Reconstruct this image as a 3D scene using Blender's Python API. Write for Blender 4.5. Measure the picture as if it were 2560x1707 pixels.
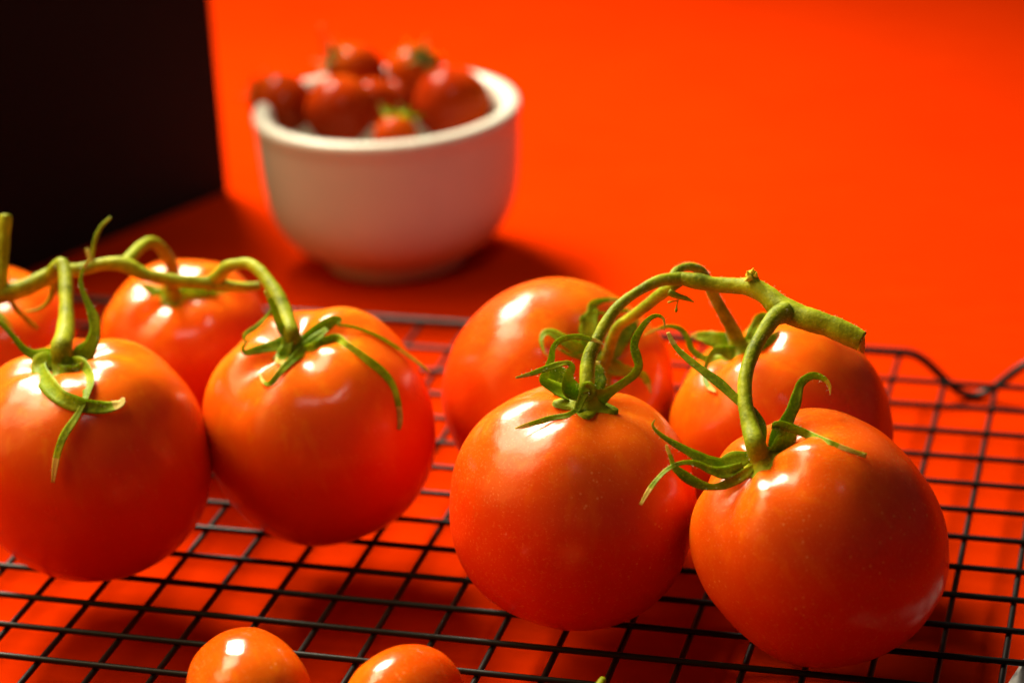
import bpy, bmesh, math, random
from mathutils import Vector, Matrix, noise
import numpy as np

random.seed(7)
for o in list(bpy.data.objects):
    bpy.data.objects.remove(o)
SC = bpy.context.scene
COL = SC.collection
MM = 0.001
CELL = 0.014            # spacing of the rack wires (m)
RACK = 0.01302          # height of the rack's wire plane above the table (m)

# ------------------------------------------------------------------ camera
CAM_LOC = [0.264736, -0.40771, 0.287416]
RIGHT, DOWN, FWD = [0.964625, 0.259879, -0.0443], [0.063289, -0.391413, -0.918036], [-0.255918, 0.882757, -0.394014]
cam = bpy.data.cameras.new('camera')
cam.sensor_width = 36.0
cam.lens = 6077.98 / 2560.0 * 36.0
cam.clip_start = 0.01
cam.clip_end = 20.0
cam.dof.use_dof = True
cam.dof.focus_distance = 0.523
cam.dof.aperture_fstop = 8.5
cam.dof.aperture_blades = 7
cam_o = bpy.data.objects.new('camera', cam)
COL.objects.link(cam_o)
cam_o.matrix_world = Matrix(((RIGHT[0], -DOWN[0], -FWD[0], CAM_LOC[0]),
                             (RIGHT[1], -DOWN[1], -FWD[1], CAM_LOC[1]),
                             (RIGHT[2], -DOWN[2], -FWD[2], CAM_LOC[2]),
                             (0, 0, 0, 1)))
SC.camera = cam_o

# ------------------------------------------------------------------ world, lamps, exposure
wd = bpy.data.worlds.new('World')
SC.world = wd
wd.use_nodes = True
wd.node_tree.nodes['Background'].inputs[0].default_value = (1.0, 0.86, 0.72, 1)
wd.node_tree.nodes['Background'].inputs[1].default_value = 0.05

CENTER = Vector((9.5 * CELL, 6.5 * CELL, 0.035))
AX_R = Vector((0.9656, 0.2601, 0.0))      # to the right along the table as the camera looks
AX_A = Vector((-0.2601, 0.9656, 0.0))     # away from the camera along the table


def area_lamp(name, right, away, up, dist, sx, sy, power, color, aim=CENTER, spread=180.0, shape='RECTANGLE'):
    l = bpy.data.lights.new(name, 'AREA')
    l.shape = shape
    l.size, l.size_y = sx, sy
    l.energy = power
    l.color = color
    l.spread = math.radians(spread)
    o = bpy.data.objects.new(name, l)
    COL.objects.link(o)
    z = (AX_R * right + AX_A * away + Vector((0, 0, up))).normalized()
    y = (AX_A - z * AX_A.dot(z)).normalized()
    x = y.cross(z)
    p = aim + z * dist
    o.matrix_world = Matrix(((x.x, y.x, z.x, p.x), (x.y, y.y, z.y, p.y), (x.z, y.z, z.z, p.z), (0, 0, 0, 1)))
    return o


area_lamp('key_lamp', -0.31, 0.50, 0.77, 0.90, 0.38, 0.44, 6.3, (1.0, 0.89, 0.68), Vector((0.00, 0.28, 0.0)), 70.0, 'ELLIPSE')
area_lamp('bridge_lamp', -0.50, 0.30, 0.80, 0.88, 0.30, 0.30, 0.62, (1.0, 0.84, 0.54), Vector((0.12, 0.06, 0.03)), 62.0)
area_lamp('strip_lamp', -0.70, 0.02, 0.70, 0.85, 0.34, 0.36, 0.40, (1.0, 0.70, 0.30), Vector((0.12, 0.06, 0.03)), 62.0)
area_lamp('side_panel_lamp', -0.90, -0.14, 0.38, 0.72, 0.36, 0.34, 0.22, (1.0, 0.42, 0.07), Vector((0.12, 0.06, 0.03)), 62.0)
area_lamp('added_bowl_fill', 0.14, -0.56, 0.82, 1.15, 0.30, 0.30, 0.060, (1.0, 0.92, 0.80), Vector((0.02, 0.33, 0.02)), 17.0)  # added fill with no visible source, narrow beam brightening the bowl front

SC.view_settings.view_transform = 'Standard'
SC.view_settings.look = 'None'
SC.view_settings.exposure = 0.0
SC.view_settings.gamma = 1.0
SC.view_settings.use_curve_mapping = False
SC.cycles.use_denoising = True
SC.cycles.max_bounces = 10
SC.cycles.diffuse_bounces = 6
SC.cycles.sample_clamp_indirect = 6.0


# ------------------------------------------------------------------ materials
def new_mat(name):
    m = bpy.data.materials.new(name)
    m.use_nodes = True
    nt = m.node_tree
    return m, nt, nt.nodes['Principled BSDF']


def N(nt, kind, **kw):
    n = nt.nodes.new(kind)
    for k, v in kw.items():
        if k in n.inputs:
            n.inputs[k].default_value = v
        else:
            setattr(n, k, v)
    return n


def ramp(nt, fac, stops):
    r = nt.nodes.new('ShaderNodeValToRGB')
    els = r.color_ramp.elements
    while len(els) < len(stops):
        els.new(0.5)
    for e, (p, c) in zip(els, stops):
        e.position = p
        e.color = (c[0], c[1], c[2], 1)
    nt.links.new(fac, r.inputs[0])
    return r.outputs[0]


def noise_tex(nt, scale, detail=4.0, rough=0.5, stretch=None):
    tc = N(nt, 'ShaderNodeTexCoord')
    src = tc.outputs['Object']
    if stretch:
        mp = N(nt, 'ShaderNodeMapping')
        mp.inputs['Scale'].default_value = stretch
        nt.links.new(src, mp.inputs[0])
        src = mp.outputs[0]
    n = N(nt, 'ShaderNodeTexNoise')
    n.inputs['Scale'].default_value = scale
    n.inputs['Detail'].default_value = detail
    n.inputs['Roughness'].default_value = rough
    nt.links.new(src, n.inputs['Vector'])
    return n.outputs[0]


def bump(nt, height, strength, dist, p, prev=None):
    b = N(nt, 'ShaderNodeBump')
    b.inputs['Strength'].default_value = strength
    b.inputs['Distance'].default_value = dist
    nt.links.new(height, b.inputs['Height'])
    if prev is not None:
        nt.links.new(prev, b.inputs['Normal'])
    nt.links.new(b.outputs[0], p.inputs['Normal'])
    return b.outputs[0]


def mix(nt, fac, a, b):
    m = N(nt, 'ShaderNodeMix', data_type='RGBA')
    for sock, v in ((0, fac), (6, a), (7, b)):
        if isinstance(v, (tuple, list)):
            m.inputs[sock].default_value = (v[0], v[1], v[2], 1)
        elif isinstance(v, (int, float)):
            m.inputs[sock].default_value = v
        else:
            nt.links.new(v, m.inputs[sock])
    return m.outputs[2]


def mat_tomato(name, bottom, middle, shoulder, dust=0.5, sss=0.4, coat=0.65, coat_rough=0.20, half=0.028):
    """ripe fruit: shaded deep red blossom end and lit orange shoulders painted in (object z), golden streaks, dust"""
    m, nt, p = new_mat(name)
    tc = N(nt, 'ShaderNodeTexCoord')
    sep = N(nt, 'ShaderNodeSeparateXYZ')
    nt.links.new(tc.outputs['Object'], sep.inputs[0])
    wob = noise_tex(nt, 45, 3, 0.5)
    h = N(nt, 'ShaderNodeMath', operation='MULTIPLY_ADD')
    h.inputs[1].default_value = 0.5 / half
    h.inputs[2].default_value = 0.28
    nt.links.new(sep.outputs['Z'], h.inputs[0])
    h2 = N(nt, 'ShaderNodeMath', operation='MULTIPLY_ADD')
    h2.inputs[1].default_value = 0.45
    nt.links.new(wob, h2.inputs[0])
    nt.links.new(h.outputs[0], h2.inputs[2])
    c = ramp(nt, h2.outputs[0], [(0.10, bottom), (0.55, middle), (0.95, shoulder)])  # lit tops and shaded undersides painted into the skin along the stem axis
    streak = noise_tex(nt, 230, 4, 0.6, (1.0, 1.0, 0.16))
    gold = tuple(min(1, x * k) for x, k in zip(shoulder, (1.08, 1.7, 1.5)))
    amt = N(nt, 'ShaderNodeMath', operation='MULTIPLY')
    nt.links.new(ramp(nt, streak, [(0.52, (0, 0, 0)), (0.72, (0.6, 0.6, 0.6))]), amt.inputs[0])
    nt.links.new(ramp(nt, h2.outputs[0], [(0.45, (0, 0, 0)), (0.9, (1, 1, 1))]), amt.inputs[1])
    c = mix(nt, amt.outputs[0], c, gold)
    # corky scars: a few short pale marks
    sc = noise_tex(nt, 95, 5, 0.7, (1.0, 1.6, 0.7))
    c = mix(nt, ramp(nt, sc, [(0.735, (0, 0, 0)), (0.76, (0.55, 0.55, 0.55))]), c, (0.75, 0.27, 0.03))
    # fine pale lenticels and dust
    v = N(nt, 'ShaderNodeTexVoronoi')
    v.inputs['Scale'].default_value = 520
    nt.links.new(tc.outputs['Object'], v.inputs['Vector'])
    cl = noise_tex(nt, 62, 3)
    mul = N(nt, 'ShaderNodeMath', operation='MULTIPLY')
    nt.links.new(ramp(nt, v.outputs['Distance'], [(0.10, (1, 1, 1)), (0.20, (0, 0, 0))]), mul.inputs[0])
    nt.links.new(ramp(nt, cl, [(0.52, (0, 0, 0)), (0.66, (dust, dust, dust))]), mul.inputs[1])
    c = mix(nt, mul.outputs[0], c, (0.85, 0.36, 0.10))
    fine = noise_tex(nt, 1500, 3, 0.7)
    c = mix(nt, ramp(nt, fine, [(0.56, (0, 0, 0)), (0.75, (0.5 * dust, 0.5 * dust, 0.5 * dust))]), c, (0.85, 0.36, 0.10))
    nt.links.new(c, p.inputs['Base Color'])
    p.inputs['Roughness'].default_value = 0.38
    p.inputs['Specular IOR Level'].default_value = 0.0
    p.inputs['Subsurface Weight'].default_value = sss
    p.inputs['Subsurface Radius'].default_value = (1.0, 0.22, 0.04)
    p.inputs['Subsurface Scale'].default_value = 0.010
    p.inputs['Coat Weight'].default_value = coat
    p.inputs['Coat IOR'].default_value = 1.5
    cr = ramp(nt, noise_tex(nt, 70, 4, 0.6), [(0.3, (coat_rough * 0.7,) * 3), (0.7, (coat_rough * 1.5,) * 3)])
    nt.links.new(cr, p.inputs['Coat Roughness'])
    b1 = bump(nt, noise_tex(nt, 110, 4), 0.35, 0.0007, p)
    b2 = bump(nt, noise_tex(nt, 2200, 2), 0.12, 0.0001, p, b1)
    nt.links.new(b2, p.inputs['Coat Normal'])
    return m


def mat_green(name, dark, mid, light, brown=None, rough=0.55, fine=1500):
    m, nt, p = new_mat(name)
    a = noise_tex(nt, 160, 4, 0.6)
    c = ramp(nt, a, [(0.28, dark), (0.5, mid), (0.74, light)])
    f = noise_tex(nt, fine, 2, 0.6)
    c = mix(nt, ramp(nt, f, [(0.5, (0, 0, 0)), (0.72, (0.55, 0.55, 0.55))]), c, light)
    if brown:
        bnoise = noise_tex(nt, 75, 3, 0.6)
        c = mix(nt, ramp(nt, bnoise, [(0.66, (0, 0, 0)), (0.72, (0.8, 0.8, 0.8))]), c, brown)
    nt.links.new(c, p.inputs['Base Color'])
    p.inputs['Roughness'].default_value = rough
    p.inputs['Subsurface Weight'].default_value = 0.12
    p.inputs['Subsurface Radius'].default_value = (0.5, 0.8, 0.1)
    p.inputs['Subsurface Scale'].default_value = 0.0015
    p.inputs['Specular IOR Level'].default_value = 0.12
    p.inputs['Sheen Weight'].default_value = 0.0
    p.inputs['Sheen Roughness'].default_value = 0.4
    p.inputs['Sheen Tint'].default_value = (0.9, 0.95, 0.4, 1)
    b1 = bump(nt, noise_tex(nt, 420, 4), 0.6, 0.0005, p)
    bump(nt, f, 0.5, 0.00015, p, b1)
    return m


def mat_table():
    m, nt, p = new_mat('red_sheet')
    st = noise_tex(nt, 60, 5, 0.6, (0.5, 3.0, 1))
    c = ramp(nt, st, [(0.3, (0.43, 0.0185, 0.0002)), (0.7, (0.49, 0.0225, 0.0003))])
    big = noise_tex(nt, 7, 3, 0.55)
    c = mix(nt, ramp(nt, big, [(0.35, (0, 0, 0)), (0.7, (0.22, 0.22, 0.22))]), c, (0.34, 0.009, 0.0002))
    fib = noise_tex(nt, 420, 5, 0.7, (0.25, 1.6, 1))
    c = mix(nt, ramp(nt, fib, [(0.55, (0, 0, 0)), (0.8, (0.35, 0.35, 0.35))]), c, (0.58, 0.045, 0.001))
    nt.links.new(c, p.inputs['Base Color'])
    r = ramp(nt, noise_tex(nt, 220, 4, 0.6, (0.6, 2.2, 1)), [(0.3, (0.5, 0.5, 0.5)), (0.7, (0.62, 0.62, 0.62))])
    nt.links.new(r, p.inputs['Roughness'])
    p.inputs['Specular IOR Level'].default_value = 0.0
    p.inputs['Specular Tint'].default_value = (1.0, 0.35, 0.1, 1)
    bump(nt, noise_tex(nt, 700, 4), 0.25, 0.0003, p)
    return m


def mat_simple(name, col, rough, spec=0.5, metallic=0.0, coat=0.0, bumps=None, vary=0.0):
    m, nt, p = new_mat(name)
    if vary:
        n = noise_tex(nt, 60, 4)
        lo = tuple(c * (1 - vary) for c in col)
        hi = tuple(min(1, c * (1 + vary)) for c in col)
        nt.links.new(ramp(nt, n, [(0.3, lo), (0.7, hi)]), p.inputs['Base Color'])
    else:
        p.inputs['Base Color'].default_value = (*col, 1)
    p.inputs['Roughness'].default_value = rough
    p.inputs['Specular IOR Level'].default_value = spec
    p.inputs['Metallic'].default_value = metallic
    p.inputs['Coat Weight'].default_value = coat
    p.inputs['Coat Roughness'].default_value = 0.1
    if bumps:
        bump(nt, noise_tex(nt, bumps[0], 3), bumps[1], bumps[2], p)
    return m


M_TABLE = mat_table()
M_DARK = mat_simple('dark_table_wood', (0.035, 0.022, 0.016), 0.5, vary=0.3)
M_TOM = mat_tomato('tomato_skin', (0.66, 0.018, 0.001), (0.70, 0.044, 0.001), (0.72, 0.125, 0.002), 0.2)
M_TOM_DUSTY = mat_tomato('dusty_tomato_skin', (0.66, 0.017, 0.001), (0.70, 0.040, 0.001), (0.72, 0.108, 0.002), 0.7)
M_GRAPE = mat_tomato('grape_tomato_skin', (0.62, 0.05, 0.001), (0.68, 0.09, 0.001), (0.72, 0.14, 0.002), 0.6, 0.4, 0.7, 0.12, 0.014)
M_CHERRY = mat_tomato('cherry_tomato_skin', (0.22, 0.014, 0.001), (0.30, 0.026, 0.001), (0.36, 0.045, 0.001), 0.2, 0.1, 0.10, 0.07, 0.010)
M_STEM = mat_green('vine_stem_green', (0.09, 0.125, 0.002), (0.235, 0.285, 0.003), (0.42, 0.46, 0.012), (0.50, 0.36, 0.02))
M_PED = mat_green('pedicel_green', (0.075, 0.115, 0.002), (0.20, 0.265, 0.003), (0.40, 0.45, 0.012))
M_SEPAL = mat_green('sepal_green', (0.055, 0.115, 0.002), (0.15, 0.245, 0.003), (0.34, 0.42, 0.010))
M_TIP = mat_green('dry_sepal_tip', (0.20, 0.16, 0.02), (0.45, 0.34, 0.06), (0.62, 0.48, 0.12))
M_WITHERED = mat_green('withered_calyx', (0.03, 0.04, 0.004), (0.07, 0.085, 0.008), (0.14, 0.15, 0.02))
M_CUT = mat_green('cut_stem_yellow', (0.45, 0.38, 0.02), (0.68, 0.55, 0.03), (0.85, 0.72, 0.10))
M_HAIR = mat_simple('plant_hair', (0.62, 0.62, 0.30), 0.5)
M_WIRE = mat_simple('black_wire_coating', (0.008, 0.008, 0.007), 0.40, 0.15, bumps=(900, 0.15, 0.0002))
M_BOX = mat_simple('black_card', (0.0045, 0.003, 0.003), 0.75, 0.15)
M_BOWL = mat_simple('cream_glaze', (0.50, 0.49, 0.42), 0.4, 0.4, vary=0.03)
M_STEEL = mat_simple('satin_steel', (0.62, 0.60, 0.56), 0.3, 0.6, metallic=0.35)


# ------------------------------------------------------------------ object helpers
def tag(o, label=None, cat=None, group=None, kind=None):
    if label:
        o['label'] = label
    if cat:
        o['category'] = cat
    if group:
        o['group'] = group
    if kind:
        o['kind'] = kind
    return o


def empty(name, loc):
    o = bpy.data.objects.new(name, None)
    o.empty_display_size = 0.01
    COL.objects.link(o)
    o.location = loc
    return o


def mesh_obj(name, verts, faces, mats, parent=None, smooth=True, face_mats=None):
    me = bpy.data.meshes.new(name)
    me.from_pydata([tuple(v) for v in verts], [], faces)
    for m in (mats if isinstance(mats, (list, tuple)) else [mats]):
        me.materials.append(m)
    if face_mats:
        me.polygons.foreach_set('material_index', face_mats)
    if smooth:
        me.polygons.foreach_set('use_smooth', [True] * len(me.polygons))
    me.update()
    o = bpy.data.objects.new(name, me)
    COL.objects.link(o)
    if parent:
        attach(o, parent)
    return o


def attach(o, parent):
    """parent a part whose vertices are given in world space"""
    o.parent = parent
    root, off = parent, Vector((0, 0, 0))
    while root:
        off += root.location
        root = root.parent
    o.location = Vector(o.location) - off


def catmull(pts, per):
    P = [np.array(p, float) for p in pts]
    P = [2 * P[0] - P[1]] + P + [2 * P[-1] - P[-2]]
    out = []
    for i in range(1, len(P) - 2):
        a, b, c, d = P[i - 1:i + 3]
        for k in range(per):
            t = k / per
            out.append(0.5 * (2 * b + (c - a) * t + (2 * a - 5 * b + 4 * c - d) * t * t + (3 * b - a - 3 * c + d) * t ** 3))
    out.append(P[-2])
    return out


def frames(pts):
    """tangents and parallel transported normals along a polyline"""
    P = [Vector(p[:3]) for p in pts]
    T = []
    for i in range(len(P)):
        t = P[min(i + 1, len(P) - 1)] - P[max(i - 1, 0)]
        T.append(t.normalized() if t.length > 1e-9 else Vector((0, 0, 1)))
    n = T[0].orthogonal().normalized()
    Ns = [n]
    for i in range(1, len(P)):
        n = T[i - 1].rotation_difference(T[i]) @ n
        n = (n - T[i] * n.dot(T[i])).normalized()
        Ns.append(n)
    return P, T, Ns


def tube(ctrl, per=6, seg=16, rough=0.05, ridge=0.0, seed=0.0, cut=0.0):
    """ctrl: x, y, z, radius in mm -> verts in metres, faces"""
    pts = catmull(ctrl, per)
    P, T, Ns = frames(pts)
    verts, faces = [], []
    for i, (p, t, n) in enumerate(zip(P, T, Ns)):
        b = t.cross(n)
        r = max(pts[i][3], 0.02)
        for k in range(seg):
            a = 2 * math.pi * k / seg
            d = n * math.cos(a) + b * math.sin(a)
            q = noise.noise((p + d * r * 0.6) * 0.22 + Vector((seed, 0, 0)))
            q2 = noise.noise((p + d * r) * 0.8 + Vector((0, seed, 0)))
            rr = r * (1 + rough * (q + 0.3 * q2) + ridge * math.cos(5 * a + 0.15 * i))
            w = p + d * rr
            if cut and i == 0:          # slanting cut through the end
                w = w + t * (cut * r * (0.35 + d.z) + 0.15 * r * noise.noise(d * 5))
            verts.append(w * MM)
    n = len(P)
    for i in range(n - 1):
        for k in range(seg):
            k2 = (k + 1) % seg
            faces.append((i * seg + k, i * seg + k2, (i + 1) * seg + k2, (i + 1) * seg + k))
    for i, rev in ((0, True), (n - 1, False)):
        c = len(verts)
        verts.append((P[i] + T[i] * ((0.25 if not rev else (-0.25 if not cut else cut * 0.55)) * pts[i][3])) * MM)
        for k in range(seg):
            k2 = (k + 1) % seg
            f = (i * seg + k, i * seg + k2, c)
            faces.append(f[::-1] if rev else f)
    return verts, faces


def ribbon(ctrl, tw0, tw1, per=6, seed=0.0):
    """a leafy ribbon (sepal): ctrl x, y, z, width in mm; folded along the midrib, ragged, with thickness"""
    pts = catmull(ctrl, per)
    P, T, _ = frames(pts)
    ref = Vector((0.23, -0.83, 0.52)).normalized()      # blade faces turn to the camera side, away from the key
    across = (-1.0, -0.55, 0.0, 0.55, 1.0)
    verts, faces = [], []
    n = len(P)
    ring = 10
    for i, (p, t) in enumerate(zip(P, T)):
        s = i / (n - 1)
        nr = ref - t * ref.dot(t)
        if nr.length < 0.15:
            nr = Vector((0, 0, 1)) - t * t.z
        nr.normalize()
        ang = tw0 + (tw1 - tw0) * s + 0.5 * noise.noise(Vector((seed, s * 3.0, 1.7)))
        nr = Matrix.Rotation(ang, 3, t) @ nr
        w = t.cross(nr).normalized()
        hw = max(pts[i][3], 0.05) * 0.5 * 1.08
        hw *= 1 + 0.12 * noise.noise(Vector((seed, s * 9.0, 3.1)))
        th = min(0.22, 0.07 + hw * 0.13)
        fold = 0.30 * hw
        top, bot = [], []
        for u in across:
            lift = fold * (u * u - 0.35) + 0.10 * hw * noise.noise(Vector((seed + u, s * 6, 0)))
            e = th * (1.0 - 0.65 * u * u)
            q = p + w * (u * hw) + nr * lift
            top.append((q + nr * e * 0.5) * MM)
            bot.append((q - nr * e * 0.5) * MM)
        verts += top + bot[::-1]
    for i in range(n - 1):
        for k in range(ring):
            k2 = (k + 1) % ring
            faces.append((i * ring + k, i * ring + k2, (i + 1) * ring + k2, (i + 1) * ring + k))
    faces.append(tuple(range(ring - 1, -1, -1)))
    faces.append(tuple((n - 1) * ring + k for k in range(ring)))
    # the last stretch is dry
    fm = []
    dry = int((n - 1) * (0.86 + 0.08 * noise.noise(Vector((seed, 0.3, 0.9)))))
    for i in range(n - 1):
        fm += [1 if i >= dry else 0] * ring
    fm += [0, 1]
    return verts, faces, fm


def tom_radius(P, u):
    c = np.clip(u[..., 2], -1, 1)
    s = np.sqrt(np.maximum(0, 1 - c * c))
    th = np.arctan2(u[..., 1], u[..., 0])
    al = np.arccos(c)
    n, b = P['n'], P['b']
    r = (s ** n + np.abs(c / b) ** n) ** (-1 / n)
    top = np.exp(-(al / 1.05) ** 2) * (1 - np.exp(-(al / .22) ** 2))
    r = r * (1 - P['d'] * np.exp(-(al / P['dw']) ** 2))
    r = r * (1 + P['l'] * top * (np.cos(P['k'] * th + P['p']) + .4 * np.cos((P['k'] - 2) * th + 2.1 * P['p'])))
    bt = np.pi - al
    r = r * (1 - .035 * np.exp(-(bt / .22) ** 2))
    r = r * (1 + P['e'] * s * np.cos(2 * th + P['q']) + .6 * P['e'] * s * c * np.cos(th + 2 * P['q']) + .4 * P['e'] * s * np.cos(3 * th + P['p']))
    r = r * (1 - P['tp'] * (.5 - .5 * c) ** 2)
    return r


def axis_matrix(ax):
    a = Vector(ax).normalized()
    t = Vector((1, 0, 0)) if abs(a.x) < 0.9 else Vector((0, 1, 0))
    x = (t - a * t.dot(a)).normalized()
    y = a.cross(x)
    return Matrix((x, y, a)).transposed()


def fruit_mesh(P, r_mm, nu=96, nv=64, seed=0.0):
    verts, faces = [], []
    for j in range(1, nv):
        al = math.pi * j / nv
        th = np.arange(nu) * 2 * math.pi / nu
        u = np.stack([np.sin(al) * np.cos(th), np.sin(al) * np.sin(th), np.full(nu, math.cos(al))], -1)
        wob = np.array([1 + 0.016 * noise.noise(Vector(q) * 1.7 + Vector((seed, 0, 0))) + 0.006 * noise.noise(Vector(q) * 4.5 + Vector((0, seed, 0))) for q in u])
        R = (tom_radius(P, u) * wob)[:, None] * u * r_mm
        verts += [Vector(v) * MM for v in R]
    for pole in (1, -1):
        u = np.array([[0, 0, float(pole)]])
        verts.append(Vector((tom_radius(P, u)[:, None] * u * r_mm)[0]) * MM)
    for j in range(nv - 2):
        for k in range(nu):
            k2 = (k + 1) % nu
            faces.append((j * nu + k, (j + 1) * nu + k, (j + 1) * nu + k2, j * nu + k2))
    a, b = len(verts) - 2, len(verts) - 1
    for k in range(nu):
        k2 = (k + 1) % nu
        faces.append((a, k, k2))
        faces.append((b, (nv - 2) * nu + k2, (nv - 2) * nu + k))
    return verts, faces


def hairs(curves, count, length, seed, radius_is_width=False):
    """fine plant hairs standing on stems: thin triangles in one mesh"""
    rnd = random.Random(seed)
    verts, faces = [], []
    sampled = [catmull(c, 8) for c in curves]
    for _ in range(count):
        pts = rnd.choice(sampled)
        i = rnd.randrange(1, len(pts) - 1)
        p, q = Vector(pts[i][:3]), Vector(pts[i + 1][:3])
        t = (q - p)
        if t.length < 1e-6:
            continue
        t.normalize()
        d = Vector((rnd.gauss(0, 1), rnd.gauss(0, 1), rnd.gauss(0, 1)))
        d = (d - t * d.dot(t)).normalized()
        r = pts[i][3] * (0.5 if radius_is_width else 0.97)
        base = p.lerp(q, rnd.random()) + d * r
        L = length * rnd.uniform(0.4, 1.3)
        tip = base + (d + t * rnd.gauss(0, 0.45) + Vector((0, 0, rnd.gauss(0, 0.2)))).normalized() * L
        side = t.cross(d) * 0.035
        k = len(verts)
        verts += [(base + side) * MM, (base - side) * MM, (base + t * 0.05) * MM, tip * MM]
        faces += [(k, k + 1, k + 3), (k + 1, k + 2, k + 3), (k + 2, k, k + 3)]
    return verts, faces


def lathe(profile, seg=96):
    verts, faces = [], []
    for (r, z) in profile:
        for k in range(seg):
            a = 2 * math.pi * k / seg
            verts.append((r * math.cos(a), r * math.sin(a), z))
    for i in range(len(profile) - 1):
        for k in range(seg):
            k2 = (k + 1) % seg
            faces.append((i * seg + k, i * seg + k2, (i + 1) * seg + k2, (i + 1) * seg + k))
    faces.append(tuple(range(seg))[::-1])
    faces.append(tuple((len(profile) - 1) * seg + k for k in range(seg)))
    return verts, faces


# ------------------------------------------------------------------ the setting
table = mesh_obj('tabletop', [(-3, -2, -0.003), (3, -2, -0.003), (3, 4, -0.003), (-3, 4, -0.003)], [(0, 1, 2, 3)], M_DARK, smooth=False)
tag(table, 'dark table under the red sheet', kind='structure')
sv, sf = [], []
SO, SE, SN = Vector((0.0115, 0.612, 0)), Vector((0.957, -0.289, 0)), Vector((0.289, 0.957, 0))
prof_s = [(-0.90, 0.0), (-0.3, 0.0), (0.0, 0.0)] + [(0.4, 0.0)]
for (pv, pz) in prof_s:
    for pu in (-0.6, 0.6):
        p = SO + SE * pu + SN * pv
        sv.append((p.x, p.y, pz))
for i in range(len(prof_s) - 1):
    sf.append((2 * i, 2 * i + 1, 2 * i + 3, 2 * i + 2))
sheet = mesh_obj('red_sheet', sv, sf, M_TABLE)
tag(sheet, 'bright orange red sheet covering the table under everything', kind='structure')

# black upright box at the back left
B1, B2 = Vector([-56.97, 350.58, 0.0]) * MM, Vector([-87.59, 281.56, 0.0]) * MM
B1.z = B2.z = 0
bd = (B2 - B1).normalized()
bn = Vector((bd.y, -bd.x, 0))        # away from the visible face
if bn.dot(AX_R) > 0:
    bn = -bn
BH, BL, BD = 0.165, 0.128, 0.05
bm = bmesh.new()
q = [B1, B1 + bd * BL, B1 + bd * BL + bn * BD, B1 + bn * BD]
lo = [bm.verts.new(v) for v in q]
hi = [bm.verts.new(v + Vector((0, 0, BH))) for v in q]
bm.faces.new(lo[::-1])
bm.faces.new(hi)
for i in range(4):
    bm.faces.new((lo[i], lo[(i + 1) % 4], hi[(i + 1) % 4], hi[i]))
bmesh.ops.recalc_face_normals(bm, faces=bm.faces)
bmesh.ops.bevel(bm, geom=list(bm.edges), offset=0.0006, segments=2, affect='EDGES')
me = bpy.data.meshes.new('black_box')
bm.to_mesh(me)
bm.free()
me.materials.append(M_BOX)
box = bpy.data.objects.new('black_box', me)
COL.objects.link(box)
tag(box, 'matt black upright box standing behind the left tomatoes', 'box')

# ------------------------------------------------------------------ cooling rack
rack = empty('cooling_rack', (4.5 * CELL, 6 * CELL, 0))
tag(rack, 'black wire cooling rack with square mesh under the tomatoes', 'cooling rack')
WIRE_Y, WIRE_X = [1.183, 2.109, 3.03, 3.963, 4.916, 5.904, 6.861, 7.904, 8.924, 9.935, 10.974, 12.029, 13.102, 14.165], [0.986, 1.967, 2.972, 3.987, 4.996, 6.022, 7.021, 8.015, 9.017, 10.046, 11.029, 12.033, 13.039, 13.972, 14.979, 15.97, 16.948]
WR = 0.00073
X0, X1 = -10.3 * CELL, 19.1 * CELL
Y0, Y1 = -2.6 * CELL, 15.5 * CELL


def wire_mesh(name, length, r, seg=12):
    v, f = [], []
    n = 12
    for i in range(n + 1):
        for k in range(seg):
            a = 2 * math.pi * k / seg
            v.append(((i / n - 0.5) * length, r * math.cos(a), r * math.sin(a)))
    for i in range(n):
        for k in range(seg):
            k2 = (k + 1) % seg
            f.append((i * seg + k, (i + 1) * seg + k, (i + 1) * seg + k2, i * seg + k2))
    f.append(tuple(range(seg)))
    f.append(tuple(n * seg + k for k in range(seg))[::-1])
    me = bpy.data.meshes.new(name)
    me.from_pydata(v, [], f)
    me.polygons.foreach_set('use_smooth', [True] * len(me.polygons))
    me.materials.append(M_WIRE)
    me.update()
    return me


long_wire = wire_mesh('wire', X1 - X0 + 0.002, WR)
cross_wire = wire_mesh('cross_wire', Y1 - Y0 + 0.0024, WR)
short_wire = wire_mesh('cross_wire', 14.25 * CELL - Y0 + 0.001, WR)
for j in range(-2, 15):
    y = (WIRE_Y[j - 1] if 1 <= j <= 14 else j + 0.18) * CELL
    o = bpy.data.objects.new('wire', long_wire)
    COL.objects.link(o)
    o.location = ((X0 + X1) / 2, y, RACK)
    o.rotation_euler = (random.uniform(0, 6), 0, random.gauss(0, 0.0004))
    attach(o, rack)
for i in range(-10, 19):
    x = (WIRE_X[i - 1] if 1 <= i <= 17 else i) * CELL
    # over the frame's feet the cross wires stop at the last long wire
    short = i in (15, 16, -6, -7)
    o = bpy.data.objects.new('cross_wire', short_wire if short else cross_wire)
    COL.objects.link(o)
    o.location = (x, (Y0 + (14.25 * CELL if short else Y1)) / 2, RACK - 2 * WR + 0.00005)
    o.rotation_euler = (0, 0, math.pi / 2 + random.gauss(0, 0.0004))
    attach(o, rack)
# frame: thicker wire round the edge, dipping to the table in rounded feet
FRZ = RACK
FR = 0.00125
loop = []


def foot(t):
    return -(FRZ - FR) * (0.5 + 0.5 * math.cos(math.pi * max(-1, min(1, t))))


def edge(a, b, feet, n=160):
    a, b = Vector(a), Vector(b)
    L = (b - a).length
    for i in range(n):
        s = i / n * L
        z = FRZ + sum(foot((s - c) / (1.30 * CELL)) for c in feet)
        p = a + (b - a) * (i / n)
        loop.append((p.x / MM, p.y / MM, z / MM, FR / MM))


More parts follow.
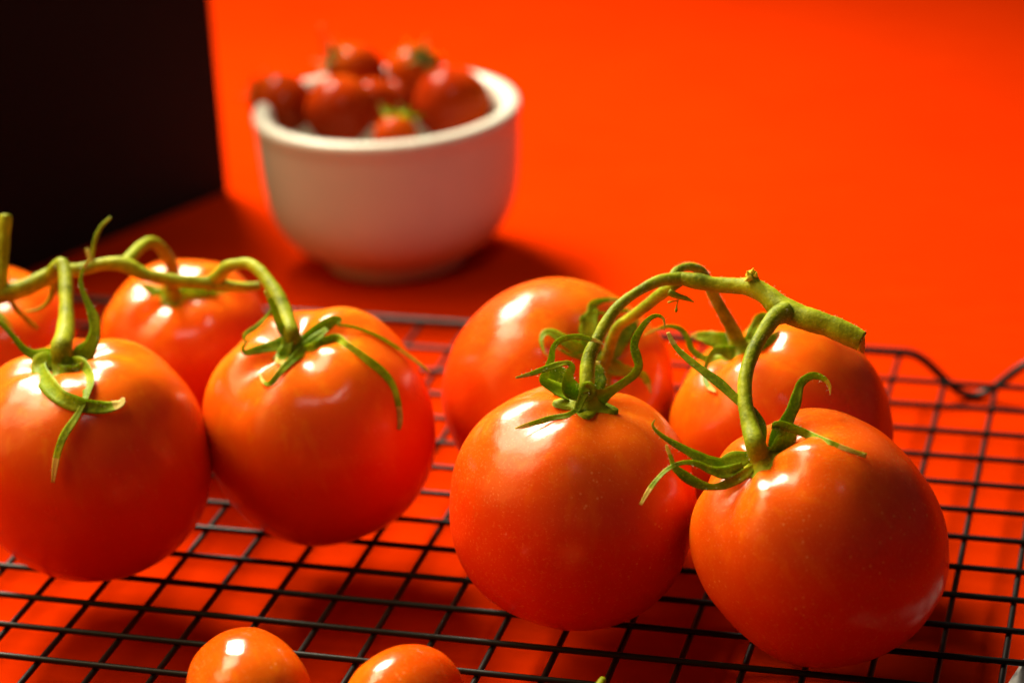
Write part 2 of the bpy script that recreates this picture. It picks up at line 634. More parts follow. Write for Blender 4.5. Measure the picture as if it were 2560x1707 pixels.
def corner(cx, cy, r, a0):
    for i in range(12):
        a = a0 + math.pi / 2 * i / 12
        loop.append(((cx + r * math.cos(a)) / MM, (cy + r * math.sin(a)) / MM, FRZ / MM, FR / MM))


CR = 1.2 * CELL
FT = X1 - CR - 15.43 * CELL
edge((X1 - CR, Y1, 0), (X0 + CR, Y1, 0), (FT, X1 - X0 - 2 * CR - FT))
corner(X0 + CR, Y1 - CR, CR, math.pi / 2)
edge((X0, Y1 - CR, 0), (X0, Y0 + CR, 0), ())
corner(X0 + CR, Y0 + CR, CR, math.pi)
edge((X0 + CR, Y0, 0), (X1 - CR, Y0, 0), (FT, X1 - X0 - 2 * CR - FT))
corner(X1 - CR, Y0 + CR, CR, 1.5 * math.pi)
edge((X1, Y0 + CR, 0), (X1, Y1 - CR, 0), ())
corner(X1 - CR, Y1 - CR, CR, 0)
P, T, Ns = frames([Vector(p[:3]) for p in loop] + [Vector(loop[0][:3])])
seg = 14
verts, faces = [], []
for p, t, n in zip(P[:-1], T[:-1], Ns[:-1]):
    b = t.cross(n)
    for k in range(seg):
        a = 2 * math.pi * k / seg
        verts.append((p + (n * math.cos(a) + b * math.sin(a)) * FR / MM) * MM)
nl = len(loop)
for i in range(nl - 1):
    for k in range(seg):
        k2 = (k + 1) % seg
        faces.append((i * seg + k, i * seg + k2, (i + 1) * seg + k2, (i + 1) * seg + k))
mesh_obj('frame', verts, faces, M_WIRE, rack)

# ------------------------------------------------------------------ big tomatoes on the vine
TOM = {
    "T1": {"c": [23.92, 61.41, 40.41], "r": 28.49, "ax": [-0.1058, -0.0538, 0.9929], "P": {"n": 2.25, "b": 1.0, "d": 0.13, "dw": 0.38, "l": 0.022, "k": 6.0, "p": 0.4, "q": 1.0, "e": 0.012, "tp": 0.03}},
    "T2": {"c": [72.14, 88.2, 40.14], "r": 28.1, "ax": [-0.1248, -0.2237, 0.9667], "P": {"n": 2.25, "b": 0.98, "d": 0.15, "dw": 0.38, "l": 0.042, "k": 5.0, "p": 1.4, "q": 2.2, "e": 0.014, "tp": 0.03}},
    "T3": {"c": [141.32, 59.95, 38.69], "r": 27.55, "ax": [0.1483, 0.0049, 0.9889], "P": {"n": 2.25, "b": 0.99, "d": 0.025, "dw": 0.38, "l": 0.022, "k": 5.0, "p": 2.0, "q": 0.4, "e": 0.012, "tp": 0.06}},
    "T4": {"c": [198.01, 52.64, 40.12], "r": 26.53, "ax": [-0.4968, -0.214, 0.8411], "P": {"n": 2.25, "b": 1.03, "d": 0.13, "dw": 0.38, "l": 0.042, "k": 5.0, "p": 0.9, "q": 1.7, "e": 0.012, "tp": 0.03}},
    "T5": {"c": [124.61, 113.8, 41.31], "r": 28.08, "ax": [0.6231, -0.5095, 0.5935], "P": {"n": 2.25, "b": 0.96, "d": 0.16, "dw": 0.38, "l": 0.04, "k": 5.0, "p": 2.7, "q": 0.9, "e": 0.012, "tp": 0.03}},
    "T6": {"c": [180.4, 108.22, 38.54], "r": 26.47, "ax": [-0.448, 0.0062, 0.894], "P": {"n": 2.25, "b": 0.96, "d": 0.13, "dw": 0.38, "l": 0.03, "k": 5.0, "p": 0.2, "q": 2.9, "e": 0.012, "tp": 0.03}},
    "T7": {"c": [14.84, 142.87, 34.7], "r": 22.56, "ax": [0.0782, -0.4432, 0.893], "P": {"n": 2.25, "b": 0.96, "d": 0.14, "dw": 0.38, "l": 0.028, "k": 5.0, "p": 1.1, "q": 0.2, "e": 0.012, "tp": 0.03}},
    "T8": {"c": [-36.92, 132.38, 34.33], "r": 22.07, "ax": [0.2327, -0.3505, 0.9072], "P": {"n": 2.25, "b": 0.96, "d": 0.13, "dw": 0.38, "l": 0.018, "k": 5.0, "p": 3.0, "q": 0.2, "e": 0.012, "tp": 0.03}},
}
CAL = {"T1": [21.29, 60.08, 65.02], "T2": [69.22, 82.97, 62.77], "T3": [145.26, 60.08, 64.99], "T4": [186.21, 47.55, 60.12], "T5": [138.72, 102.26, 54.75], "T6": [170.49, 108.36, 58.31], "T7": [16.3, 134.61, 51.34], "T8": [-32.63, 125.92, 51.05]}
SEP = [
    ["T4", [[184.03, 46.91, 61.87, 1.812], [180.89, 45.52, 61.04, 4.18], [178.29, 44.28, 60.17, 3.343], [175.57, 43.76, 60.97, 3.064], [173.36, 43.61, 62.25, 2.367], [170.86, 43.43, 63.68, 1.727], [168.37, 43.26, 65.1, 1.336], [166.15, 43.16, 66.51, 1.002], [164.46, 43.21, 67.89, 0.724], [163.72, 43.49, 69.09, 0.501], [164.19, 44.04, 70.1, 0.195]], 0.2, 0.5],
    ["T4", [[182.67, 44.98, 60.21, 1.67], [179.15, 42.64, 59.5, 2.639], [176.28, 41.48, 60.44, 1.942], [173.9, 40.79, 61.96, 1.386], [171.83, 39.95, 62.66, 1.108], [169.81, 38.79, 62.59, 1.051], [167.85, 37.25, 61.79, 0.995], [166.22, 35.47, 60.36, 0.994], [164.88, 33.66, 58.67, 0.992], [163.5, 31.34, 56.32, 0.606]], 0.1, 0.4],
    ["T4", [[185.37, 45.67, 60.72, 0.974], [182.91, 43.61, 58.88, 2.001], [179.89, 41.6, 57.6, 1.777], [177.32, 40.28, 57.25, 1.443], [174.68, 39.4, 57.92, 1.83], [172.26, 38.92, 59.34, 2.05], [170.35, 38.73, 60.96, 1.661], [169.25, 38.7, 62.12, 1.218], [168.51, 39.04, 64.05, 0.94], [167.78, 39.3, 65.7, 0.774], [167.43, 39.48, 66.67, 0.276]], 0.1, -0.3],
    ["T4", [[187.85, 49.28, 62.91, 2.093], [189.21, 51.28, 64.86, 4.192], [190.12, 53.51, 66.67, 3.08], [190.85, 55.1, 68.16, 2.579], [191.55, 56.87, 69.88, 2.358], [191.96, 58.72, 71.85, 1.968], [192.33, 59.99, 73.16, 1.745], [193.4, 61.28, 74.06, 1.69], [194.79, 62.33, 74.31, 1.551], [196.66, 63.15, 73.47, 1.186], [198.04, 63.46, 71.73, 0.735], [198.23, 63.23, 69.67, 0.198]], 0.3, 0.2],
    ["T4", [[187.36, 47.15, 62.03, 1.531], [189.94, 48.53, 64.06, 4.173], [191.17, 49.6, 66.12, 4.171], [189.75, 49.74, 67.72, 2.502], [188.42, 49.33, 67.93, 2.001], [189.75, 49.74, 68.24, 1.834], [192.51, 49.96, 67.44, 1.833], [195.85, 50.06, 66.13, 1.666], [199.97, 44.65, 67.64, 1.261], [202.33, 43.53, 67.46, 1.093], [205.68, 43.05, 66.6, 0.982], [208.56, 43.64, 65.5, 1.092]], 0.6, 0],
    ["T4", [[185.57, 51.14, 63.24, 1.681], [184.69, 53.01, 65.71, 2.807], [183.29, 54.6, 67.96, 1.968], [180.86, 55.56, 69.51, 1.859], [178.73, 56.35, 70.78, 1.862], [175.34, 57.76, 73.06, 2.092], [171.69, 58.97, 75.05, 1.757], [168.01, 60.25, 77.17, 1.42], [165.51, 61.29, 78.87, 1.252], [164.2, 62.19, 80.26, 1.14], [163.14, 63.22, 81.77, 0.684]], 0.2, 0.4],
    ["T3", [[143.89, 60.79, 65.72, 2.176], [141.17, 59.87, 66.89, 4.348], [138.17, 59.01, 68.64, 3.763], [136.1, 58.62, 70.41, 2.429], [136.76, 59.3, 72.69, 1.734], [137.71, 60.03, 74.96, 1.617], [138.03, 60.63, 77.24, 1.269], [139.19, 61.23, 78.8, 1.211], [141.18, 61.71, 79.67, 1.152], [143.79, 62.01, 79.94, 1.093], [145.85, 61.99, 79.56, 0.977], [147.91, 61.96, 79.18, 0.747], [149.28, 61.72, 78.5, 0.201]], 0.9, 0.1],
    ["T3", [[144.23, 58.37, 67.16, 2.309], [142.19, 57.87, 68.98, 3.748], [141.89, 58.31, 71.92, 2.188], [142.57, 58.84, 73.94, 1.611], [141.75, 58.71, 74.95, 1.15], [139.95, 57.62, 74.91, 1.321], [137.16, 55.71, 74.45, 1.262], [134.63, 53.94, 73.95, 0.974], [131.84, 52.13, 73.67, 0.4]], 0.3, 0.1],
    ["T3", [[145.87, 57.71, 67.11, 1.729], [146.55, 58.2, 68.68, 3.167], [145.98, 58.23, 69.73, 2.475], [145.48, 57.03, 68.34, 1.955], [144.88, 55.62, 66.72, 1.666], [144.4, 54.41, 65.65, 1.435], [142.98, 52.36, 65.47, 1.317], [139.86, 51.75, 64.94, 1.203], [137.04, 50.0, 64.58, 1.145], [134.49, 48.38, 64.18, 0.915], [132.63, 47.22, 63.94, 0.343]], 0.1, 0.1],
    ["T3", [[145.77, 59.26, 66.4, 2.312], [148.0, 59.94, 66.74, 4.045], [150.18, 60.89, 67.74, 2.427], [153.15, 62.36, 69.53, 1.791], [155.3, 63.52, 71.07, 1.79], [156.23, 64.45, 72.78, 1.79], [155.63, 65.13, 74.97, 1.905], [155.02, 65.7, 76.88, 1.731], [155.42, 66.54, 78.75, 1.616], [156.68, 67.76, 80.99, 1.385], [158.26, 68.79, 82.55, 1.154], [159.92, 69.33, 82.9, 0.865], [161.11, 69.18, 81.95, 0.577], [161.27, 68.24, 80.0, 0.231]], 0.5, 0.2],
    ["T3", [[144.86, 64.23, 65.68, 2.334], [145.98, 66.02, 67.2, 4.381], [146.25, 67.68, 69.05, 2.924], [145.64, 69.29, 71.18, 0.586]], 0, 0],
    ["T3", [[142.61, 63.62, 65.78, 2.917], [139.27, 63.97, 67.3, 5.548], [137.59, 65.04, 69.58, 4.384], [137.07, 66.2, 71.6, 1.17]], 0, 0],
    ["T5", [[138.11, 102.02, 56.39, 1.877], [135.41, 100.22, 59.02, 3.741], [132.83, 98.03, 61.49, 3.416], [130.47, 97.47, 63.25, 2.792], [128.24, 97.65, 64.54, 2.172], [126.65, 97.01, 64.87, 1.613], [126.13, 95.13, 63.95, 1.053], [127.22, 93.05, 61.88, 0.618], [128.88, 92.53, 60.2, 0.216]], 0.1, 0.6],
    ["T5", [[137.63, 104.01, 55.83, 1.727], [136.56, 102.27, 59.93, 4.061], [135.66, 103.1, 62.91, 4.372], [135.55, 104.5, 65.03, 3.75], [135.77, 106.5, 66.59, 2.818], [135.46, 108.64, 67.73, 2.198], [136.57, 111.46, 67.67, 1.261], [138.9, 112.58, 67.77, 1.009], [140.67, 113.35, 67.67, 0.631]], 0.1, 0.2],
    ["T5", [[135.03, 106.39, 62.85, 0.942], [133.76, 104.01, 65.63, 1.25], [134.18, 105.05, 66.41, 0.813], [136.04, 106.71, 66.52, 0.689], [138.94, 108.0, 66.11, 0.564], [143.22, 109.04, 66.71, 0.815], [144.48, 109.13, 66.41, 0.313]], 0.1, 0.2],
    ["T5", [[138.1, 104.68, 55.23, 1.886], [139.91, 105.54, 57.73, 4.71], [141.23, 108.44, 59.32, 4.723], [142.78, 111.7, 60.45, 3.792], [143.91, 114.01, 61.28, 2.534], [144.88, 115.1, 61.75, 0.634]], 0.3, 0.2],
    ["T5", [[138.74, 101.4, 56.36, 1.875], [141.06, 101.64, 55.4, 3.749], [143.53, 101.92, 54.43, 2.812], [145.96, 102.45, 54.03, 1.875], [148.42, 102.8, 53.2, 1.75], [149.75, 102.33, 51.28, 1.375], [150.51, 101.57, 49.1, 0.25]], 0.1, 0.3],
    ["T5", [[137.06, 101.08, 56.73, 1.406], [135.24, 98.22, 58.69, 1.865], [133.0, 95.81, 60.08, 0.805], [131.3, 95.11, 61.28, 0.681], [129.5, 94.86, 62.44, 0.371]], 0.1, 0.3],
    ["T6", [[170.52, 109.7, 57.73, 2.182], [167.93, 110.11, 58.74, 4.681], [165.34, 110.44, 59.61, 4.374], [162.78, 110.63, 60.2, 3.44], [160.54, 110.7, 60.53, 2.191], [158.49, 110.65, 60.58, 0.501]], 0.2, 0.1],
    ["T6", [[170.91, 107.49, 57.87, 1.708], [168.37, 104.2, 58.1, 2.784], [164.91, 105.84, 56.8, 2.176], [161.82, 105.54, 57.49, 1.617], [159.41, 105.9, 59.27, 1.556], [158.4, 106.84, 61.51, 1.369], [156.79, 107.42, 63.36, 1.183], [154.0, 107.21, 64.11, 0.997], [150.99, 106.32, 63.43, 0.748], [148.47, 105.35, 62.31, 0.249]], 0.3, 0.1],
    ["T6", [[171.86, 105.75, 58.69, 2.011], [169.24, 104.65, 59.31, 3.4], [166.61, 103.7, 60.31, 2.162], [164.82, 102.39, 59.64, 1.234], [163.92, 100.36, 57.26, 0.986], [164.34, 96.96, 56.09, 1.043], [165.98, 93.58, 55.54, 1.159], [168.18, 90.94, 55.56, 0.486]], 0.2, 0.1],
    ["T6", [[171.78, 107.91, 58.25, 2.019], [175.69, 101.7, 61.71, 3.063], [177.77, 102.21, 62.81, 2.754], [179.18, 103.96, 64.16, 2.145], [180.38, 106.08, 65.18, 0.368]], 0.2, 0.3],
    ["T6", [[170.62, 112.64, 57.16, 1.566], [172.71, 111.67, 60.44, 3.118], [173.12, 116.59, 61.45, 2.825], [173.64, 119.15, 62.47, 2.518], [175.33, 120.43, 62.56, 1.576], [177.04, 121.58, 62.36, 0.316]], 0.2, 0.3],
    ["T1", [[20.57, 60.86, 65.48, 3.075], [17.21, 59.86, 67.02, 3.993], [14.44, 58.83, 67.77, 2.455], [12.19, 58.35, 69.33, 1.717], [10.49, 58.33, 71.56, 1.287], [8.79, 58.31, 73.78, 1.041], [6.53, 58.17, 76.35, 0.917], [4.57, 57.85, 78.01, 0.306]], 0.3, 0.2],
    ["T1", [[20.91, 58.84, 66.05, 3.063], [17.93, 57.61, 67.04, 4.283], [16.64, 56.69, 66.68, 3.822], [18.4, 53.46, 65.89, 3.954], [22.81, 48.19, 65.57, 3.913], [27.6, 44.01, 64.85, 3.343], [31.39, 43.26, 63.84, 3.217], [34.82, 44.02, 62.94, 2.86], [37.63, 45.53, 62.3, 2.685], [39.9, 47.74, 62.29, 2.393], [40.31, 49.62, 63.11, 0.42]], 0.3, -0.2],
    ["T1", [[22.98, 58.73, 66.25, 3.059], [26.73, 57.15, 66.54, 3.96], [30.16, 53.21, 66.53, 3.324], [32.02, 49.63, 65.94, 2.883], [32.87, 46.36, 64.85, 1.674], [33.02, 43.9, 63.67, 1.311], [32.28, 40.66, 61.49, 1.663], [30.65, 37.82, 58.75, 1.778], [29.69, 35.96, 55.94, 1.718], [29.15, 34.55, 52.95, 1.6], [28.51, 33.36, 48.69, 0.771]], 0.2, 0.1],
    ["T1", [[22.66, 60.7, 65.54, 2.764], [24.71, 62.45, 66.94, 4.61], [26.28, 64.34, 68.92, 3.076], [26.81, 66.03, 71.25, 2.463], [26.36, 67.45, 73.64, 2.341], [25.05, 68.65, 76.06, 1.788], [23.68, 69.68, 78.23, 1.296], [22.46, 70.75, 80.39, 1.05], [21.99, 71.99, 82.52, 0.803], [22.56, 73.54, 84.61, 0.742], [23.47, 74.95, 86.27, 0.371]], 0.2, 0.2],
    ["T1", [[20.15, 57.46, 65.59, 1.835], [23.55, 54.56, 66.12, 2.735], [25.57, 55.91, 66.0, 2.13], [27.78, 57.14, 66.95, 1.826]], 0.2, 0.2],
    ["T2", [[69.63, 82.69, 63.67, 2.025], [67.3, 82.0, 64.49, 3.425], [65.06, 80.82, 64.16, 2.676], [62.53, 79.53, 63.86, 2.239], [60.29, 78.35, 63.53, 1.74], [58.89, 77.65, 63.4, 1.367], [58.34, 77.79, 64.48, 0.807], [59.17, 78.38, 65.81, 0.683], [59.83, 78.69, 66.4, 0.248]], 0.2, 0.2],
    ["T2", [[69.19, 82.42, 65.12, 1.4], [67.27, 81.83, 67.26, 1.926], [66.22, 81.8, 70.24, 1.799], [65.47, 81.87, 73.19, 1.548], [64.69, 81.85, 75.49, 1.361], [63.63, 81.72, 77.81, 0.803]], 0.1, 0.2],
    ["T2", [[64.9, 81.63, 73.25, 0.402], [63.82, 80.58, 71.6, 0.867], [61.87, 79.17, 69.7, 1.053], [59.59, 77.86, 68.25, 1.115], [59.22, 77.26, 67.13, 0.743], [59.81, 76.85, 65.83, 0.248]], 0.1, 0.2],
    ["T2", [[69.69, 81.09, 65.38, 1.397], [68.8, 80.89, 66.42, 2.605], [68.75, 79.43, 64.67, 2.665], [68.2, 77.81, 62.97, 2.848], [69.17, 73.12, 63.06, 2.15]], 0.1, 0.1],
    ["T2", [[69.75, 84.06, 63.1, 1.718], [72.57, 85.02, 65.26, 2.994], [74.9, 87.23, 66.86, 2.873], [76.88, 89.37, 67.8, 2.378], [78.27, 90.15, 67.9, 1.377], [78.48, 88.87, 67.09, 0.625], [80.08, 89.44, 66.79, 0.688], [83.05, 90.22, 65.88, 0.751], [87.45, 91.38, 63.58, 0.814], [91.73, 92.74, 60.22, 0.816], [96.0, 93.17, 56.9, 0.817], [99.05, 93.44, 54.42, 0.252]], 0.3, 0.2],
    ["T2", [[71.15, 81.93, 62.75, 1.711], [75.35, 79.86, 64.95, 2.473], [77.12, 84.19, 64.91, 2.239], [79.53, 84.9, 65.28, 2.176], [83.13, 81.05, 65.32, 2.283], [88.29, 78.77, 63.3, 2.334], [91.93, 78.9, 60.49, 2.028], [94.41, 78.58, 57.44, 1.599], [96.1, 77.01, 53.55, 1.352], [96.82, 75.56, 50.2, 1.29], [96.77, 74.27, 48.08, 0.921]], 0.2, 0.2],
    ["T2", [[77.05, 85.01, 67.6, 1.243], [74.48, 82.45, 65.47, 2.483], [71.93, 79.88, 63.35, 2.355], [71.29, 74.35, 63.34, 1.844], [70.21, 69.97, 62.5, 1.528], [68.68, 67.53, 60.79, 1.22], [66.22, 69.25, 60.35, 0.735], [63.73, 73.39, 60.86, 0.247]], 0.2, 0.2],
    ["T7", [[15.47, 134.55, 51.74, 2.6], [12.47, 133.9, 52.56, 3.119], [9.66, 133.83, 53.91, 2.426], [7.23, 133.74, 55.29, 0.693]], 0.2, 0.2],
    ["T7", [[15.81, 134.64, 51.72, 2.6], [19.86, 133.87, 51.91, 3.802], [23.4, 134.41, 52.29, 3.108], [26.33, 136.38, 52.43, 2.075], [30.31, 137.56, 52.39, 0.553]], 0.2, 0.2],
    ["T7", [[15.72, 134.09, 52.31, 2.077], [15.71, 132.05, 51.27, 3.8], [15.37, 130.99, 50.93, 2.071]], 0.2, 0.2],
    ["T7", [[15.55, 136.19, 51.82, 1.737], [20.2, 136.06, 52.92, 3.464], [24.61, 137.11, 52.96, 2.424], [27.06, 138.4, 52.78, 0.347]], 0.2, 0.2],
    ["T8", [[-32.4, 124.84, 48.49, 2.096], [-27.13, 120.63, 49.44, 1.732], [-24.28, 118.95, 47.7, 1.037], [-22.89, 117.93, 45.97, 0.345]], 0.2, 0.2],
    ["T8", [[-32.4, 124.84, 48.49, 2.096], [-32.27, 118.83, 49.85, 2.077], [-33.7, 115.24, 48.62, 0.69]], 0.2, 0.2],
]
V = {
    "vineR_main": [[203.57, 76.72, 76.47, 2.183], [200.33, 77.19, 77.86, 2.416], [196.15, 78.13, 79.12, 2.537], [191.98, 78.87, 79.94, 2.544], [187.97, 80.33, 80.49, 2.612], [184.48, 82.05, 81.28, 2.681], [181.18, 84.19, 82.89, 2.457], [177.33, 85.95, 83.99, 2.173], [173.28, 86.99, 83.64, 1.887], [168.74, 87.26, 83.63, 1.714], [164.58, 87.09, 84.18, 1.717], [160.98, 87.02, 84.57, 1.423], [157.56, 86.02, 84.56, 1.067]],
    "vineR_p3": [[160.98, 87.02, 84.57, 1.541], [157.82, 84.84, 84.98, 1.39], [155.27, 82.6, 84.6, 1.21], [152.79, 80.01, 83.67, 1.119], [150.37, 77.24, 82.5, 1.175], [148.39, 74.26, 80.74, 1.231], [146.94, 71.12, 78.45, 1.316], [145.83, 67.9, 75.94, 1.43], [144.98, 64.8, 73.4, 1.601], [145.63, 60.09, 69.46, 1.817], [145.37, 60.08, 65.69, 2.104]],
    "vineR_p5": [[160.57, 87.91, 83.3, 1.188], [157.77, 89.49, 80.88, 1.375], [154.95, 91.02, 78.22, 1.353], [151.75, 92.7, 74.98, 1.303], [147.46, 94.82, 70.86, 1.223], [143.84, 96.54, 67.24, 1.233], [140.44, 100.85, 58.64, 1.464], [139.16, 101.9, 55.16, 1.695]],
    "vineR_p6": [[159.03, 87.62, 83.63, 1.188], [159.37, 90.48, 84.76, 1.074], [160.69, 92.99, 84.98, 0.958], [162.38, 95.17, 84.23, 1.021], [164.11, 97.14, 82.27, 1.206], [165.27, 98.81, 78.9, 1.272], [166.39, 100.73, 74.43, 1.402], [168.07, 103.07, 69.44, 1.534], [169.36, 108.37, 62.64, 1.822], [170.18, 108.36, 58.93, 2.109]],
    "vineR_p4": [[186.36, 79.47, 81.37, 2.319], [184.19, 76.68, 81.07, 2.022], [182.55, 72.9, 79.46, 1.669], [181.23, 68.71, 77.41, 1.546], [180.46, 64.83, 75.29, 1.483], [180.35, 60.96, 72.94, 1.505], [180.79, 57.58, 70.76, 1.612], [181.83, 54.06, 68.4, 1.717], [183.22, 50.89, 66.27, 1.906], [184.93, 47.0, 64.38, 2.118], [185.86, 47.4, 60.71, 2.453]],
    "vineR_stub": [[178.18, 85.33, 83.82, 1.936], [177.59, 85.89, 85.46, 1.642], [177.33, 86.41, 86.81, 1.232], [177.22, 86.72, 87.57, 0.88]],
    "vineR_fib0": [[177.48, 85.23, 87.61, 0.579], [177.8, 85.21, 88.29, 0.342], [177.94, 85.18, 88.98, 0.058]],
    "vineR_fib1": [[176.81, 84.81, 87.1, 0.644], [176.77, 84.71, 87.77, 0.38], [176.57, 84.55, 88.45, 0.058]],
    "vineR_fib2": [[178.36, 85.23, 87.03, 0.579], [178.62, 85.13, 87.59, 0.342], [178.7, 85.02, 88.14, 0.058]],
    "vineR_fib3": [[177.25, 84.81, 86.81, 0.901], [176.78, 84.19, 86.56, 0.532], [176.15, 83.48, 86.33, 0.058]],
    "vineR_twig": [[158.62, 86.47, 81.34, 0.891], [160.47, 86.24, 80.75, 0.713], [162.61, 86.07, 80.25, 0.593], [164.46, 85.8, 79.58, 0.178]],
    "vineR_bud": [[161.01, 86.55, 80.66, 0.208], [160.69, 85.77, 79.51, 0.178], [160.58, 85.21, 78.61, 0.208], [160.54, 84.74, 77.83, 0.356], [160.47, 84.45, 77.37, 0.148]],
    "vineR_bud2": [[160.79, 86.06, 79.72, 0.148], [159.83, 85.58, 79.69, 0.237], [158.88, 85.03, 79.53, 0.297], [158.47, 84.83, 79.53, 0.089]],
    "vineL_main": [[-10.19, 82.1, 71.03, 2.438], [-7.32, 83.52, 71.33, 2.375], [-4.44, 84.93, 71.64, 2.249], [-0.44, 87.07, 72.41, 2.154], [3.21, 89.45, 73.94, 2.06], [6.6, 91.58, 75.21, 1.804], [9.82, 92.96, 75.14, 1.612], [12.43, 94.23, 75.39, 1.484], [15.03, 95.61, 75.87, 1.549], [18.26, 97.02, 75.86, 1.679], [21.54, 98.12, 75.1, 1.875], [25.2, 98.78, 72.87, 1.682], [30.31, 100.32, 71.28, 1.619], [36.31, 102.35, 69.97, 1.621], [40.81, 103.99, 69.24, 1.753], [45.33, 105.48, 68.15, 1.43], [49.23, 106.96, 67.66, 1.236], [51.76, 108.1, 67.71, 1.041]],
    "vineL_up": [[-6.05, 83.48, 71.43, 1.925], [-5.87, 85.36, 75.53, 1.604], [-5.95, 87.44, 80.23, 1.476], [-5.94, 89.4, 84.63, 1.476], [-5.84, 90.74, 87.57, 1.604], [-5.89, 91.45, 89.18, 1.476]],
    "vineL_p1": [[6.16, 87.45, 75.95, 1.6], [8.66, 86.59, 78.68, 1.657], [10.35, 86.04, 79.51, 1.654], [12.28, 83.26, 78.15, 1.711], [14.53, 78.31, 75.84, 1.731], [16.86, 72.54, 73.26, 1.812], [19.04, 66.73, 70.77, 2.108], [21.03, 59.94, 69.49, 2.503], [21.22, 60.04, 65.72, 2.899]],
    "vineL_p7": [[20.13, 98.81, 74.57, 1.619], [19.8, 104.49, 74.79, 1.568], [19.64, 110.74, 75.01, 1.451], [20.12, 115.36, 74.51, 1.395], [20.93, 119.54, 71.72, 1.407], [20.8, 123.46, 67.14, 1.521], [20.28, 127.02, 62.44, 1.705], [16.5, 133.49, 55.67, 2.025], [16.35, 134.3, 51.96, 2.344]],
    "vineL_p2": [[39.04, 104.75, 68.48, 1.627], [42.35, 104.04, 71.06, 1.685], [45.33, 103.35, 73.95, 1.614], [48.56, 102.49, 75.34, 1.383], [51.77, 101.42, 76.06, 1.379], [55.11, 99.49, 75.46, 1.533], [58.9, 96.17, 73.75, 1.653], [62.54, 92.13, 71.51, 1.833], [65.49, 88.13, 69.25, 1.949], [68.91, 82.41, 67.21, 2.014], [69.13, 82.81, 63.45, 2.332]],
    "vineL_tendril": [[13.76, 94.79, 76.81, 0.516], [13.89, 96.01, 79.45, 0.451], [14.32, 97.31, 82.09, 0.451], [15.54, 98.83, 84.69, 0.419], [17.57, 100.3, 86.66, 0.29]],
    "vineL_stub2": [[14.09, 94.75, 76.5, 0.645], [13.19, 95.3, 78.31, 0.58], [12.47, 95.76, 79.81, 0.451]],
    "vineL_p8": [[-10.88, 84.6, 69.97, 1.612], [-21.11, 101.01, 60.49, 1.537], [-31.78, 122.05, 48.55, 1.747], [-32.05, 125.03, 55.4, 1.66], [-32.47, 125.67, 51.68, 1.922]],
    "vineL_tw1": [[4.35, 92.16, 73.46, 0.775], [4.07, 91.86, 70.77, 0.712], [3.28, 91.44, 68.09, 0.648], [1.47, 90.97, 66.07, 0.454], [-0.67, 90.69, 64.99, 0.325], [-3.55, 90.62, 64.48, 0.26]],
    "vineL_tw2": [[-5.3, 86.24, 70.01, 0.709], [-4.91, 88.65, 65.9, 0.649], [-4.19, 90.78, 62.95, 0.587], [-3.46, 92.91, 59.99, 0.589], [-2.79, 94.43, 58.33, 0.328]],
}
PEDICEL = {'T1': 'vineL_p1', 'T2': 'vineL_p2', 'T3': 'vineR_p3', 'T4': 'vineR_p4', 'T5': 'vineR_p5', 'T6': 'vineR_p6', 'T7': 'vineL_p7', 'T8': 'vineL_p8'}
LABELS = {
    'T1': 'large ripe tomato at the left edge with two long sepals hanging over its front',
    'T2': 'tomato beside the left edge one with a long sepal curling down its right side',
    'T3': 'dusty ripe tomato in the middle foreground with an upright cup of sepals',
    'T4': 'largest dusty tomato at the front right under the cut end of the vine',
    'T5': 'orange tomato behind the middle foreground one, nearest the bowl',
    'T6': 'orange tomato behind the front right one, its top under the arching vine',
    'T7': 'smaller ribbed tomato in the back row under the left vine',
    'T8': 'tomato cut off by the left edge behind the left vine',
}
